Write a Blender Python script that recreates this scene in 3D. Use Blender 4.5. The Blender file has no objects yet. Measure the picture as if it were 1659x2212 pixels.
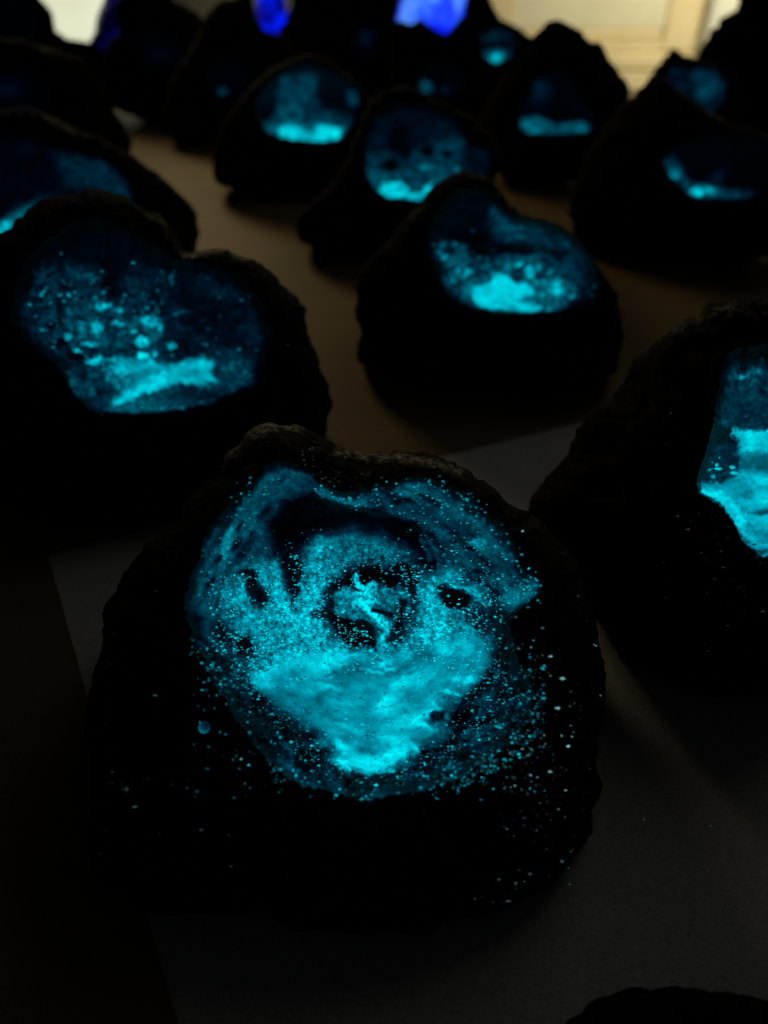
import bpy, math, random
import numpy as np
from mathutils import Vector

# ------------------------------------------------------------------ camera
S = bpy.context.scene
FPX = 1671.0                       # focal length in units where the photo is 1659 wide
CAM = np.array([0.0, 0.0, 0.32])
PITCH = math.radians(40)
cd = bpy.data.cameras.new("camera")
cam = bpy.data.objects.new("camera", cd)
S.collection.objects.link(cam)
cam.location = CAM
cam.rotation_euler = (math.radians(90) - PITCH, 0, 0)
cd.sensor_fit = 'HORIZONTAL'
cd.sensor_width = 36
cd.lens = 36 * FPX / 1659
cd.clip_start = 0.01
cd.clip_end = 50
cd.dof.use_dof = True
cd.dof.focus_distance = 0.335
cd.dof.aperture_fstop = 6.2
cd.dof.aperture_blades = 0
S.camera = cam
S.render.resolution_x = 768
S.render.resolution_y = 1024

# ------------------------------------------------------------------ world and lamps
W = bpy.data.worlds.new("World")
S.world = W
W.use_nodes = True
W.node_tree.nodes['Background'].inputs[0].default_value = (0.9, 0.95, 1.0, 1)
W.node_tree.nodes['Background'].inputs[1].default_value = 0.0035


def area(name, loc, target, size, energy, col, spread=180):
    l = bpy.data.lights.new(name, 'AREA')
    l.shape = 'RECTANGLE'
    l.size, l.size_y = size
    l.energy = energy
    l.color = col
    l.spread = math.radians(spread)
    o = bpy.data.objects.new(name, l)
    o.location = loc
    o.rotation_euler = (Vector(target) - Vector(loc)).to_track_quat('-Z', 'Y').to_euler()
    S.collection.objects.link(o)
    return o


# a warm room lamp over the far cupboard, then two area lights added over the table
area("cupboard_lamp", (0.95, 1.75, 1.45), (0.95, 2.42, 0.1), (0.5, 0.2), 14.0, (0.96, 0.86, 0.57), 84)
area("table_lamp_light", (-0.55, 1.7, 0.62), (-0.12, 0.92, 0.0), (0.3, 0.2), 0.27, (1.0, 0.80, 0.45), 58)  # extra light added above the cream lamp for its glow on the table
area("paper_fill_light", (0.75, 1.25, 1.35), (0.05, 0.62, 0.0), (1.0, 0.6), 0.135, (1.0, 0.96, 0.82), 80)  # unseen fill added to brighten the paper, standing in for cupboard spill

S.view_settings.view_transform = 'Standard'
S.view_settings.look = 'None'
S.view_settings.exposure = 0
S.view_settings.gamma = 1

C = S.collection
rng = np.random.default_rng(7)

# ------------------------------------------------------------------ helpers: noise, rays, meshes


def _h(ix, iy, iz, seed):
    n = (ix.astype(np.int64) * 374761393 + iy.astype(np.int64) * 668265263 +
         iz.astype(np.int64) * 2147483647 + seed * 974711) & 0xffffffff
    n = ((n ^ (n >> 13)) * 1274126177) & 0xffffffff
    n = ((n ^ (n >> 16)) * 2246822519) & 0xffffffff
    return ((n ^ (n >> 15)) & 0xffff) / 65535.0


def vn(x, y, seed=0):
    ix, iy = np.floor(x), np.floor(y)
    fx, fy = x - ix, y - iy
    fx = fx * fx * (3 - 2 * fx)
    fy = fy * fy * (3 - 2 * fy)
    z = np.zeros_like(ix)
    a, b = _h(ix, iy, z, seed), _h(ix + 1, iy, z, seed)
    c, d = _h(ix, iy + 1, z, seed), _h(ix + 1, iy + 1, z, seed)
    return (a + (b - a) * fx) * (1 - fy) + (c + (d - c) * fx) * fy


def fbm(x, y, seed=0, octs=4, gain=.5):
    s, a, t = 0, 1.0, 0
    for o in range(octs):
        s = s + a * vn(x * 2 ** o + 17.3 * o, y * 2 ** o - 9.1 * o, seed + o)
        t += a
        a *= gain
    return s / t * 2 - 1            # about -1..1


def sst(a, b, x):
    t = np.clip((x - a) / (b - a), 0, 1)
    return t * t * (3 - 2 * t)


RIGHT = np.array([1.0, 0, 0])
FWD = np.array([0, math.cos(PITCH), -math.sin(PITCH)])
UP = np.array([0, math.sin(PITCH), math.cos(PITCH)])


def rays(px, py):
    px, py = np.asarray(px, float), np.asarray(py, float)
    return FWD + ((px - 829.5) / FPX)[..., None] * RIGHT + ((1106 - py) / FPX)[..., None] * UP


def on_ground(px, py, z=0.0):
    d = rays(px, py)
    t = (z - CAM[2]) / d[..., 2]
    return CAM + d * t[..., None]


def at_y(px, py, y):
    d = rays(px, py)
    return CAM + d * (y / d[..., 1])[..., None]


def mesh(name, V, F, mat, parent=None, attrs=None, smooth=True, origin=None):
    """F: (n,3) or (n,4) array, or a list of such arrays"""
    V = np.asarray(V, float)
    if origin is not None:
        V = V - np.asarray(origin)
    Fs = F if isinstance(F, list) else [F]
    me = bpy.data.meshes.new(name)
    me.vertices.add(len(V))
    me.vertices.foreach_set('co', V.astype(np.float32).ravel())
    loops = np.concatenate([f.ravel() for f in Fs])
    tot = np.concatenate([np.full(len(f), f.shape[1]) for f in Fs])
    start = np.concatenate([[0], np.cumsum(tot)[:-1]])
    me.loops.add(len(loops))
    me.loops.foreach_set('vertex_index', loops.astype(np.int32))
    me.polygons.add(len(tot))
    me.polygons.foreach_set('loop_start', start.astype(np.int32))
    me.polygons.foreach_set('loop_total', tot.astype(np.int32))
    me.update(calc_edges=True)
    me.polygons.foreach_set('use_smooth', np.full(len(tot), smooth))
    for k, v in (attrs or {}).items():
        a = me.attributes.new(k, 'FLOAT', 'POINT')
        a.data.foreach_set('value', np.asarray(v, np.float32))
    me.validate()
    if mat:
        me.materials.append(mat)
    o = bpy.data.objects.new(name, me)
    C.objects.link(o)
    if parent:
        o.parent = parent
    return o


def empty(name, loc, label, cat, group=None):
    o = bpy.data.objects.new(name, None)
    o.empty_display_size = 0.02
    o.location = loc
    o['label'] = label
    o['category'] = cat
    if group:
        o['group'] = group
    C.objects.link(o)
    return o


# ------------------------------------------------------------------ materials
def newmat(name):
    m = bpy.data.materials.new(name)
    m.use_nodes = True
    nt = m.node_tree
    return m, nt, nt.nodes['Principled BSDF']


def noise(nt, scale, detail=4, rough=.6, coord='Object', vec=None, dist=0):
    n = nt.nodes.new('ShaderNodeTexNoise')
    n.inputs['Scale'].default_value = scale
    n.inputs['Detail'].default_value = detail
    n.inputs['Roughness'].default_value = rough
    n.inputs['Distortion'].default_value = dist
    if vec is None:
        tc = nt.nodes.new('ShaderNodeTexCoord')
        vec = tc.outputs[coord]
    nt.links.new(vec, n.inputs['Vector'])
    return n


def ramp(nt, src, stops):
    r = nt.nodes.new('ShaderNodeValToRGB')
    e = r.color_ramp.elements
    while len(e) < len(stops):
        e.new(0.5)
    for i, (p, c) in enumerate(stops):
        e[i].position = p
        e[i].color = (*c, 1)
    nt.links.new(src, r.inputs[0])
    return r


def bump(nt, bs, src, strength, dist):
    b = nt.nodes.new('ShaderNodeBump')
    b.inputs['Strength'].default_value = strength
    b.inputs['Distance'].default_value = dist
    nt.links.new(src, b.inputs['Height'])
    nt.links.new(b.outputs[0], bs.inputs['Normal'])


def mathn(nt, op, a, b):
    m = nt.nodes.new('ShaderNodeMath')
    m.operation = op
    for i, v in enumerate((a, b)):
        if isinstance(v, (int, float)):
            m.inputs[i].default_value = v
        else:
            nt.links.new(v, m.inputs[i])
    return m.outputs[0]


GLOW = [(0.0, (0, 0, 0)), (0.10, (0.0, 0.0007, 0.0028)), (0.20, (0.0, 0.0045, 0.0125)),
        (0.34, (0.0, 0.025, 0.050)), (0.50, (0.0, 0.092, 0.136)), (0.66, (0.0, 0.24, 0.34)),
        (0.80, (0.0, 0.44, 0.56)), (0.92, (0.0, 0.68, 0.80)), (1.0, (0.0, 0.90, 0.97))]


def glow_material(name, fine=1.0, fscale=900, gloss=.5):
    m, nt, bs = newmat(name)
    at = nt.nodes.new('ShaderNodeAttribute')
    at.attribute_name = 'glow'
    n1 = noise(nt, fscale, 3, .7)
    n2 = noise(nt, fscale * .22, 5, .6, dist=1.5)
    a = mathn(nt, 'SUBTRACT', n1.outputs[0], .5)
    b = mathn(nt, 'SUBTRACT', n2.outputs[0], .5)
    k = mathn(nt, 'ADD', mathn(nt, 'MULTIPLY', a, .55 * fine), mathn(nt, 'MULTIPLY', b, .5 * fine))
    k = mathn(nt, 'ADD', k, 1.0)
    v = mathn(nt, 'MULTIPLY', at.outputs['Fac'], k)
    r = ramp(nt, v, GLOW)
    nt.links.new(r.outputs[0], bs.inputs['Emission Color'])
    bs.inputs['Emission Strength'].default_value = 1
    bs.inputs['Base Color'].default_value = (0.012, 0.014, 0.014, 1)
    bs.inputs['Roughness'].default_value = gloss
    bs.inputs['Specular IOR Level'].default_value = .12
    bump(nt, bs, n1.outputs[0], .6, .0006)
    return m


M_WALL = glow_material("glow_paint_on_rock", 1.5, 800, .6)
M_POOL = glow_material("glow_resin", .45, 260, .35)
M_FAR = glow_material("glow_paint_far", .5, 160, .6)

m, nt, bs = newmat("glow_grain")
at = nt.nodes.new('ShaderNodeAttribute')
at.attribute_name = 'glow'
r = ramp(nt, at.outputs['Fac'], GLOW)
nt.links.new(r.outputs[0], bs.inputs['Emission Color'])
bs.inputs['Emission Strength'].default_value = 1.25
bs.inputs['Base Color'].default_value = (.1, .12, .12, 1)
M_GRAIN = m

m, nt, bs = newmat("pale_grain")
at = nt.nodes.new('ShaderNodeAttribute')
at.attribute_name = 'glow'
r = ramp(nt, at.outputs['Fac'], [(0, (0, 0, 0)), (.3, (.006, .009, .012)), (.6, (.03, .07, .08)), (1, (.25, .6, .62))])
nt.links.new(r.outputs[0], bs.inputs['Emission Color'])
bs.inputs['Emission Strength'].default_value = 1
bs.inputs['Base Color'].default_value = (.3, .3, .3, 1)
M_PALE = m

m, nt, bs = newmat("dark_rock")
at = nt.nodes.new('ShaderNodeAttribute')
at.attribute_name = 'pale'  # pale patches: chalky crust, brightened on ridges to stand for rim light
n = noise(nt, 60, 8, .65)
n2 = noise(nt, 340, 6, .7)
v = nt.nodes.new('ShaderNodeTexVoronoi')
v.inputs['Scale'].default_value = 45
tc = nt.nodes.new('ShaderNodeTexCoord')
nt.links.new(tc.outputs['Object'], v.inputs['Vector'])
rk = ramp(nt, n.outputs[0], [(.35, (.0012, .0012, .0012)), (.6, (.004, .0038, .0036)), (.78, (.05, .046, .040))])
mx = nt.nodes.new('ShaderNodeMix')
mx.data_type = 'RGBA'
pf = mathn(nt, 'MULTIPLY', mathn(nt, 'ADD', at.outputs['Fac'], .055), mathn(nt, 'MULTIPLY', mathn(nt, 'SUBTRACT', n2.outputs[0], .42), 6.0))
pf.node.use_clamp = True
nt.links.new(pf, mx.inputs['Factor'])
nt.links.new(rk.outputs[0], mx.inputs[6])
mx.inputs[7].default_value = (.60, .55, .46, 1)
nt.links.new(mx.outputs[2], bs.inputs['Base Color'])
bs.inputs['Roughness'].default_value = .9
bs.inputs['Specular IOR Level'].default_value = .04
bump(nt, bs, mathn(nt, 'ADD', n.outputs[0], mathn(nt, 'MULTIPLY', v.outputs['Distance'], .5)), .8, .006)
M_ROCK = m

m, nt, bs = newmat("table_wood")
tc = nt.nodes.new('ShaderNodeTexCoord')
mp = nt.nodes.new('ShaderNodeMapping')
mp.inputs['Scale'].default_value = (3, 26, 3)
mp.inputs['Rotation'].default_value = (0, 0, .2)
nt.links.new(tc.outputs['Object'], mp.inputs['Vector'])
n = noise(nt, 2.2, 8, .65, vec=mp.outputs[0], dist=.6)
g = noise(nt, 700, 2, .8)
mm = mathn(nt, 'ADD', mathn(nt, 'MULTIPLY', n.outputs[0], .35), mathn(nt, 'MULTIPLY', g.outputs[0], .65))
rk = ramp(nt, mm, [(.3, (.10, .065, .025)), (.5, (.21, .142, .06)), (.7, (.33, .235, .105))])
nt.links.new(rk.outputs[0], bs.inputs['Base Color'])
bs.inputs['Roughness'].default_value = .55
bs.inputs['Specular IOR Level'].default_value = .25
bump(nt, bs, n.outputs[0], .3, .002)
M_TABLE = m

m, nt, bs = newmat("paper")
n = noise(nt, 900, 2, .8)
rk = ramp(nt, n.outputs[0], [(.3, (.42, .42, .41)), (.7, (.78, .78, .76))])
nt.links.new(rk.outputs[0], bs.inputs['Base Color'])
bs.inputs['Roughness'].default_value = .9
n2 = noise(nt, 9, 3, .5)
bump(nt, bs, n2.outputs[0], .5, .004)
M_PAPER = m


def plain(name, col, rough=.7, vary=.15, emit=None, es=1, scale=12):
    m, nt, bs = newmat(name)
    n = noise(nt, scale, 5, .6)
    rk = ramp(nt, n.outputs[0], [(.3, tuple(c * (1 - vary) for c in col)), (.7, tuple(min(1, c * (1 + vary)) for c in col))])
    nt.links.new(rk.outputs[0], bs.inputs['Base Color'])
    bs.inputs['Roughness'].default_value = rough
    if emit:
        nt.links.new(ramp(nt, n.outputs[0], emit).outputs[0], bs.inputs['Emission Color'])
        bs.inputs['Emission Strength'].default_value = es
    return m


M_CUP = plain("cupboard_paint", (.72, .62, .40), .6, .06)
M_PANEL = plain("cupboard_panel_paint", (.70, .68, .52), .6, .05)
M_POST = plain("white_paint", (.82, .84, .78), .5, .04)
M_DARKWALL = plain("room_wall_paint", (.75, .70, .58), .9, .08)
M_FLOOR = plain("floor_board", (.10, .07, .04), .6, .2)
M_LAMP = plain("lamp_glass", (.8, .8, .7), .4, .02, [(.35, (.70, .70, .48)), (.65, (.86, .88, .66))], 1.0, 4)
M_LAMPFOOT = plain("lamp_foot_metal", (.03, .03, .03), .4, .2)
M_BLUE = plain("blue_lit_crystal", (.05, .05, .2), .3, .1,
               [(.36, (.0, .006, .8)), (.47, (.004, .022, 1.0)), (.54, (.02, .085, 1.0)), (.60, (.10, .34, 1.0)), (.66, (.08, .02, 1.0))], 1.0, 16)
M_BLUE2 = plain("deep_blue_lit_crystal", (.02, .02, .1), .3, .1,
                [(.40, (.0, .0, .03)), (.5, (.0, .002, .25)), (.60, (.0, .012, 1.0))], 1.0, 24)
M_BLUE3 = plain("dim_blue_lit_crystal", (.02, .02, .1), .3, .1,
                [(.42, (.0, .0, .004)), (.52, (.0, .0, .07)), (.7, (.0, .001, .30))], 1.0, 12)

# ------------------------------------------------------------------ paint layers (how much glow paint lies where, with some shade put in)


def sdf_poly(x, y, poly):
    P = np.asarray(poly, float)
    Q = np.roll(P, -1, axis=0)
    d2 = np.full(x.shape, 1e18)
    inside = np.zeros(x.shape, bool)
    for (ax, ay), (bx, by) in zip(P, Q):
        ex, ey = bx - ax, by - ay
        wx, wy = x - ax, y - ay
        t = np.clip((wx * ex + wy * ey) / (ex * ex + ey * ey + 1e-9), 0, 1)
        dx, dy = wx - t * ex, wy - t * ey
        d2 = np.minimum(d2, dx * dx + dy * dy)
        c = ((ay > y) != (by > y)) & (x < (bx - ax) * (y - ay) / (by - ay + 1e-12) + ax)
        inside ^= c
    d = np.sqrt(d2)
    return np.where(inside, d, -d)


def sdf_line(x, y, pts, w):
    d2 = np.full(x.shape, 1e18)
    for (ax, ay), (bx, by) in zip(pts[:-1], pts[1:]):
        ex, ey = bx - ax, by - ay
        wx, wy = x - ax, y - ay
        t = np.clip((wx * ex + wy * ey) / (ex * ex + ey * ey + 1e-9), 0, 1)
        d2 = np.minimum(d2, (wx - t * ex) ** 2 + (wy - t * ey) ** 2)
    return w - np.sqrt(d2)


def paint(x, y, ops, seed=0, warp=14, wscale=40, swirl=None, nsc=26):
    """ops: ('f', level) | ('p', pts, level, soft, [noise, warp]) | ('e', x,y,rx,ry,deg, level, soft..) | ('l', pts, w, level, soft)
    each layer is worked out only inside its own bounds"""
    shape = x.shape
    X, Y = np.ravel(x), np.ravel(y)
    WX = fbm(X / wscale, Y / wscale, seed + 50, 6, .74) * 1.25
    WY = fbm(X / wscale + 31, Y / wscale + 7, seed + 60, 6, .74) * 1.25
    G = np.zeros(X.shape)
    for i, o in enumerate(ops):
        nz, wp = .25, warp
        if o[0] == 'f':
            sel = slice(None)
            nz = .45
        else:
            if o[0] == 'e':
                m = max(o[3], o[4]) * (1 + o[7]) + 2 * warp
                bx = (o[1] - m, o[1] + m, o[2] - m, o[2] + m)
            else:
                P = np.asarray(o[1], float)
                m = (o[3] if o[0] == 'p' else o[2] + o[4]) + 2 * max(warp, 26)
                bx = (P[:, 0].min() - m, P[:, 0].max() + m, P[:, 1].min() - m, P[:, 1].max() + m)
            sel = np.nonzero((X > bx[0]) & (X < bx[1]) & (Y > bx[2]) & (Y < bx[3]))[0]
            if len(sel) == 0:
                continue
        x, y, wx, wy = X[sel], Y[sel], WX[sel], WY[sel]
        if o[0] == 'f':
            lvl, mask = o[1], 1.0
        elif o[0] == 'p':
            _, pts, lvl, soft = o[:4]
            nz = o[4] if len(o) > 4 else nz
            wp = o[5] if len(o) > 5 else wp
            mask = sst(-soft, soft, sdf_poly(x + wp * wx, y + wp * wy, pts))
        elif o[0] == 'e':
            _, cx, cy, rx, ry, deg, lvl, soft = o[:8]
            nz = o[8] if len(o) > 8 else nz
            wp = o[9] if len(o) > 9 else wp
            a = math.radians(deg)
            dx, dy = x + wp * wx - cx, y + wp * wy - cy
            u, v = dx * math.cos(a) + dy * math.sin(a), -dx * math.sin(a) + dy * math.cos(a)
            mask = sst(-soft, soft, 1 - np.sqrt((u / rx) ** 2 + (v / ry) ** 2))
        else:
            _, pts, w, lvl, soft = o[:5]
            nz = o[5] if len(o) > 5 else nz
            wp = o[6] if len(o) > 6 else wp
            mask = sst(-soft, soft, sdf_line(x + wp * wx, y + wp * wy, pts, w))
        if o[0] != 'f':
            hit = mask > 0
            sel, x, y, wx, wy, mask = sel[hit], x[hit], y[hit], wx[hit], wy[hit], mask[hit]
            if len(sel) == 0:
                continue
        n = fbm(x / nsc + .6 * wx, y / (nsc * .77) + .6 * wy, seed + 3 * i, 5, .6)
        if swirl is not None:
            rr = np.hypot(x - swirl[0], y - swirl[1]) + 8 * wx
            aa = np.arctan2(y - swirl[1], x - swirl[0])
            n = .55 * n + .75 * fbm(np.cos(aa) * 5 + 20 + wy * .8, np.sin(aa) * 5 + rr / (nsc * .55), seed + 3 * i + 1, 5, .6)
        G[sel] = G[sel] * (1 - mask) + mask * np.clip(lvl * (1 + nz * n * 1.3), 0, 1.1)
    return G.reshape(shape)


# ------------------------------------------------------------------ the hollow rocks
class Rock:
    def __init__(s, sil, opening, c, base, Hr, Dc, Db, seed, ncav=(0, 0), nang=200, pix=None, zfloor=0.0):
        s.c = np.array(c, float)
        s.seed = seed
        s.nang = nang
        s.th = np.linspace(0, 2 * math.pi, nang, endpoint=False)
        s.rs = s.radial(sil)
        sc = s.rs.mean()
        j = fbm(s.th * 0 + np.cos(s.th) * 7, np.sin(s.th) * 7, seed, 5, .62)
        j2 = fbm(np.cos(s.th) * 30, np.sin(s.th) * 30, seed + 5, 3, .62)
        s.rs = s.rs * (1 + .022 * j + .006 * j2 + .07 * (.33 - np.abs(fbm(np.cos(s.th) * 4.5 + 5, np.sin(s.th) * 4.5, s.seed + 8, 2, .5))) + .03 * (.28 - np.abs(fbm(np.cos(s.th) * 13 + 5, np.sin(s.th) * 13, s.seed + 18, 3, .5))))
        s.ro = None
        if opening is not None:
            s.ro = s.radial(opening) * (1 + .03 * j2 + .02 * fbm(np.cos(s.th) * 14, np.sin(s.th) * 14, seed + 9, 4, .6))
            s.ro = np.minimum(s.ro, s.rs * .97 - 1)
        s.B = on_ground(*np.array(base, float))
        cr = rays(*s.c)
        s.n = -cr / np.linalg.norm(cr)
        s.sc = sc
        s.Hr, s.Dc, s.Db = Hr, Dc, Db

    def radial(s, poly):
        P = np.asarray(poly, float) - s.c
        Q = np.roll(P, -1, axis=0)
        out = np.zeros(s.nang)
        for i, t in enumerate(s.th):
            d = np.array([math.cos(t), math.sin(t)])
            best = 0
            for a, b in zip(P, Q):
                e = b - a
                den = d[0] * e[1] - d[1] * e[0]
                if abs(den) < 1e-9:
                    continue
                k = (a[0] * e[1] - a[1] * e[0]) / den
                w = (a[0] * d[1] - a[1] * d[0]) / den
                if k > 0 and -1e-6 <= w <= 1 + 1e-6:
                    best = max(best, k)
            out[i] = best
        # light smoothing rounds the traced corners
        k = max(1, s.nang // 200)
        for _ in range(2):
            out = sum(np.roll(out, q) for q in range(-k, k + 1)) / (2 * k + 1)
        return out

    def place(s, px, py, h):
        d = rays(px, py)
        h = np.asarray(h)
        # plane through B shifted by h along n
        num = ((s.B - CAM) @ s.n) + h
        t = num / (d @ s.n)
        P = CAM + d * t[..., None]
        return P

    def rr(s, px, py):
        dx, dy = px - s.c[0], py - s.c[1]
        th = np.arctan2(dy, dx) % (2 * math.pi)
        rho = np.hypot(dx, dy)
        f = th / (2 * math.pi) * s.nang
        i = np.floor(f).astype(int) % s.nang
        w = f - np.floor(f)
        rs = s.rs[i] * (1 - w) + s.rs[(i + 1) % s.nang] * w
        ro = None if s.ro is None else s.ro[i] * (1 - w) + s.ro[(i + 1) % s.nang] * w
        return rho, rs, ro

    def height(s, px, py, flat=None):
        rho, rs, ro = s.rr(px, py)
        q = s.sc / 6
        nz = fbm(px / q, py / q, s.seed + 70, 5, .55)
        nf = fbm(px / q * 3.3, py / q * 3.3, s.seed + 80, 4, .6)
        if ro is None:
            ro = np.zeros_like(rs)
        u = np.clip((rho - ro) / np.maximum(rs - ro, 1), 0, 1)
        hf = s.Hr * np.sqrt(np.clip(1 - u ** 2.2, 0, 1)) + (s.Hr * .42 * nz + s.Hr * .16 * nf + s.Hr * .7 * (.2 - np.abs(nz))) * (1 - u) ** .5 * sst(0, .15, u)
        if s.ro is not None:
            v = np.clip(rho / np.maximum(ro, 1), 0, 1)
            hc = s.Hr - s.Dc * (1 - v ** 2.6) + (s.Dc * .16 * nz + s.Dc * .06 * nf) * sst(1.0, .9, v)
            return np.where(rho < ro, hc, hf)
        return hf

    def body(s, name, parent, mat, rings=30, back=16, pale=None, origin=None):
        th = s.th
        us = np.linspace(0, 1, rings) ** .8 if s.ro is not None else np.linspace(0.0001, 1, rings)
        X, Y, H = [], [], []
        ro = s.ro if s.ro is not None else np.zeros_like(s.rs)
        for u in us:
            rho = ro + (s.rs - ro) * u
            x = s.c[0] + rho * np.cos(th)
            y = s.c[1] + rho * np.sin(th)
            hh = s.height(s.c[0] + (ro + (s.rs - ro) * min(max(u, 1e-4), .9999)) * np.cos(th),
                          s.c[1] + (ro + (s.rs - ro) * min(max(u, 1e-4), .9999)) * np.sin(th))
            X.append(x); Y.append(y); H.append(hh if u < 1 else hh * 0)
        for k in range(1, back + 1):
            a = math.pi / 2 * k / back
            sc = math.cos(a) ** .55 if k < back else .02
            x = s.c[0] + s.rs * sc * np.cos(th)
            y = s.c[1] + s.rs * sc * np.sin(th)
            n = fbm(x / (s.sc / 5), y / (s.sc / 5), s.seed + 33, 4)
            X.append(x); Y.append(y); H.append(-s.Db * math.sin(a) * (1 + .12 * n))
        X, Y, H = np.array(X), np.array(Y), np.array(H)
        P = s.place(X, Y, H).reshape(-1, 3)
        P[:, 2] = np.maximum(P[:, 2], 0.0008)
        R, A = X.shape
        i = np.arange(R - 1)[:, None] * A + np.arange(A)[None]
        j = np.arange(R - 1)[:, None] * A + (np.arange(A)[None] + 1) % A
        F = np.stack([i, i + A, j + A, j], -1).reshape(-1, 4)
        pl = np.zeros(len(P)) if pale is None else paint(X.ravel(), Y.ravel(), pale, s.seed, 10, 30)
        # the back of a pale patch stays pale with it only near the crest
        Fl = [F]
        if s.ro is None:
            ctr = s.place(np.array([s.c[0]]), np.array([s.c[1]]), s.height(np.array([s.c[0]]), np.array([s.c[1] + .01])))
            P = np.vstack([P, ctr])
            pl = np.append(pl, 0)
            k = np.arange(A)
            Fl.append(np.stack([np.full(A, len(P) - 1), k, (k + 1) % A], -1))
        return mesh(name, P, Fl, mat, parent, {'pale': pl}, True, origin)

    def hollow(s, parent, ops, rings, ang, regions, mats, origin, extra=None, warp=14, wscale=40, part='glowing_hollow', swirl=False, nsc=26, fade=(.02, .05), micro=.5, msc=6, mmask=None):
        th = np.linspace(0, 2 * math.pi, ang, endpoint=False)
        f = th / (2 * math.pi) * s.nang
        i0 = np.floor(f).astype(int)
        w = f - i0
        ro = s.ro[i0] * (1 - w) + s.ro[(i0 + 1) % s.nang] * w
        v = np.linspace(0.004, 1, rings)
        X = s.c[0] + ro[None] * v[:, None] * np.cos(th)[None]
        Y = s.c[1] + ro[None] * v[:, None] * np.sin(th)[None]
        g = paint(X, Y, ops, s.seed, warp, wscale, s.c if swirl else None, nsc)
        mk = micro
        if regions:
            mk = micro * (1 - .9 * sst(-8, 8, sdf_poly(X, Y, regions[0][1])))
        if mmask is not None:
            mk = mk * (.25 + .75 * sst(-40, 40, sdf_poly(X, Y, mmask)))
        g = g * (1 + mk * 1.6 * fbm(X / msc, Y / msc, s.seed + 15, 4, .7))
        en = fbm(X / (s.sc / 14), Y / (s.sc / 9), s.seed + 21, 5, .6)
        up = np.clip(.5 - .5 * np.sin(th), 0, 1)[None] ** 1.5
        wd = fade[0] + fade[1] * up
        g = g * sst(-.004, wd, 1 - v[:, None] - wd * .9 * np.clip(en + .15, 0, 1))
        H = s.height(s.c[0] + (X - s.c[0]) * .9995, s.c[1] + (Y - s.c[1]) * .9995)
        if extra is not None:
            H = H + extra(X, Y, g) * sst(1, .93, v)[:, None]
        P = s.place(X, Y, H)
        P[..., 2] = np.maximum(P[..., 2], 0.002)
        R, A = X.shape
        P = P.reshape(-1, 3)
        i = np.arange(R - 1)[:, None] * A + np.arange(A)[None]
        j = np.arange(R - 1)[:, None] * A + (np.arange(A)[None] + 1) % A
        F = np.stack([i, i + A, j + A, j], -1).reshape(-1, 4)
        cap = np.array([len(P)])
        P = np.vstack([P, P[:A].mean(0)])
        gg = np.append(g.ravel(), g[0].mean())
        k = np.arange(A)
        T = np.stack([np.full(A, len(P) - 1), k, (k + 1) % A], -1)
        xr = np.append(X.ravel(), s.c[0])
        yr = np.append(Y.ravel(), s.c[1])
        # region of each face by its own centre
        owner = np.zeros(len(F), int)
        tow = np.zeros(len(T), int)
        for n, (nm, pts) in enumerate(regions):
            cx, cy = xr[F].mean(1), yr[F].mean(1)
            wx = fbm(cx / wscale, cy / wscale, s.seed + 50, 4, .6) * warp
            wy = fbm(cx / wscale + 31, cy / wscale + 7, s.seed + 60, 4, .6) * warp
            owner[sdf_poly(cx + wx, cy + wy, pts) > 0] = n + 1
            if sdf_poly(np.array([s.c[0]]), np.array([s.c[1]]), pts)[0] > 0:
                tow[:] = n + 1
        for n in range(len(regions) + 1):
            f4, f3 = F[owner == n], T[tow == n]
            use = np.unique(np.concatenate([f4.ravel(), f3.ravel()]))
            if len(use) == 0:
                continue
            remap = np.full(len(P), -1)
            remap[use] = np.arange(len(use))
            Fl = [a for a in (remap[f4], remap[f3]) if len(a)]
            nm = part if n == 0 else regions[n - 1][0]
            mesh(nm, P[use], Fl, mats[n], parent, {'glow': gg[use]}, True, origin)

    def grains(s, name, parent, px, py, rad, glow, mat, origin, lift=0.0, extra=None):
        h = s.height(px, py)
        P = s.place(px, py, h + lift)
        P[:, 2] = np.maximum(P[:, 2], 0.002)
        d = np.linalg.norm(P - CAM, axis=1)
        r = rad / FPX * d
        base = np.array([(1, 0, 0), (-1, 0, 0), (0, 1, 0), (0, -1, 0), (0, 0, 1), (0, 0, -1)], float)
        n = len(px)
        q = rng.normal(size=(n, 6, 3)) * .3
        ax = rng.uniform(.45, 1.5, (n, 1, 3)) * np.array([1.55, 1, .75])
        V = (base[None] * ax + q) * r[:, None, None] + P[:, None]
        f = np.array([(0, 2, 4), (2, 1, 4), (1, 3, 4), (3, 0, 4), (2, 0, 5), (1, 2, 5), (3, 1, 5), (0, 3, 5)])
        F = (np.arange(n)[:, None, None] * 6 + f[None]).reshape(-1, 3)
        o = mesh(name, V.reshape(-1, 3), F, mat, parent, {'glow': np.repeat(glow, 6)}, True, origin)
        o['kind'] = 'stuff'
        return o


def scatter(n, box, dens, seed, clump=18, power=1.0):
    """random points kept where the painted density and a clumping noise allow"""
    r = np.random.default_rng(seed)
    x = r.uniform(box[0], box[2], n)
    y = r.uniform(box[1], box[3], n)
    d = paint(x, y, dens, seed, 14, 40)
    c = (fbm(x / clump, y / clump, seed + 4, 3) + 1) / 2
    keep = r.uniform(0, 1, n) < d * np.clip((c - .25) * 2.2, 0, 1) ** power
    return x[keep], y[keep], r


GROUP = "hollow black rocks with glowing blue cavities"

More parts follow.
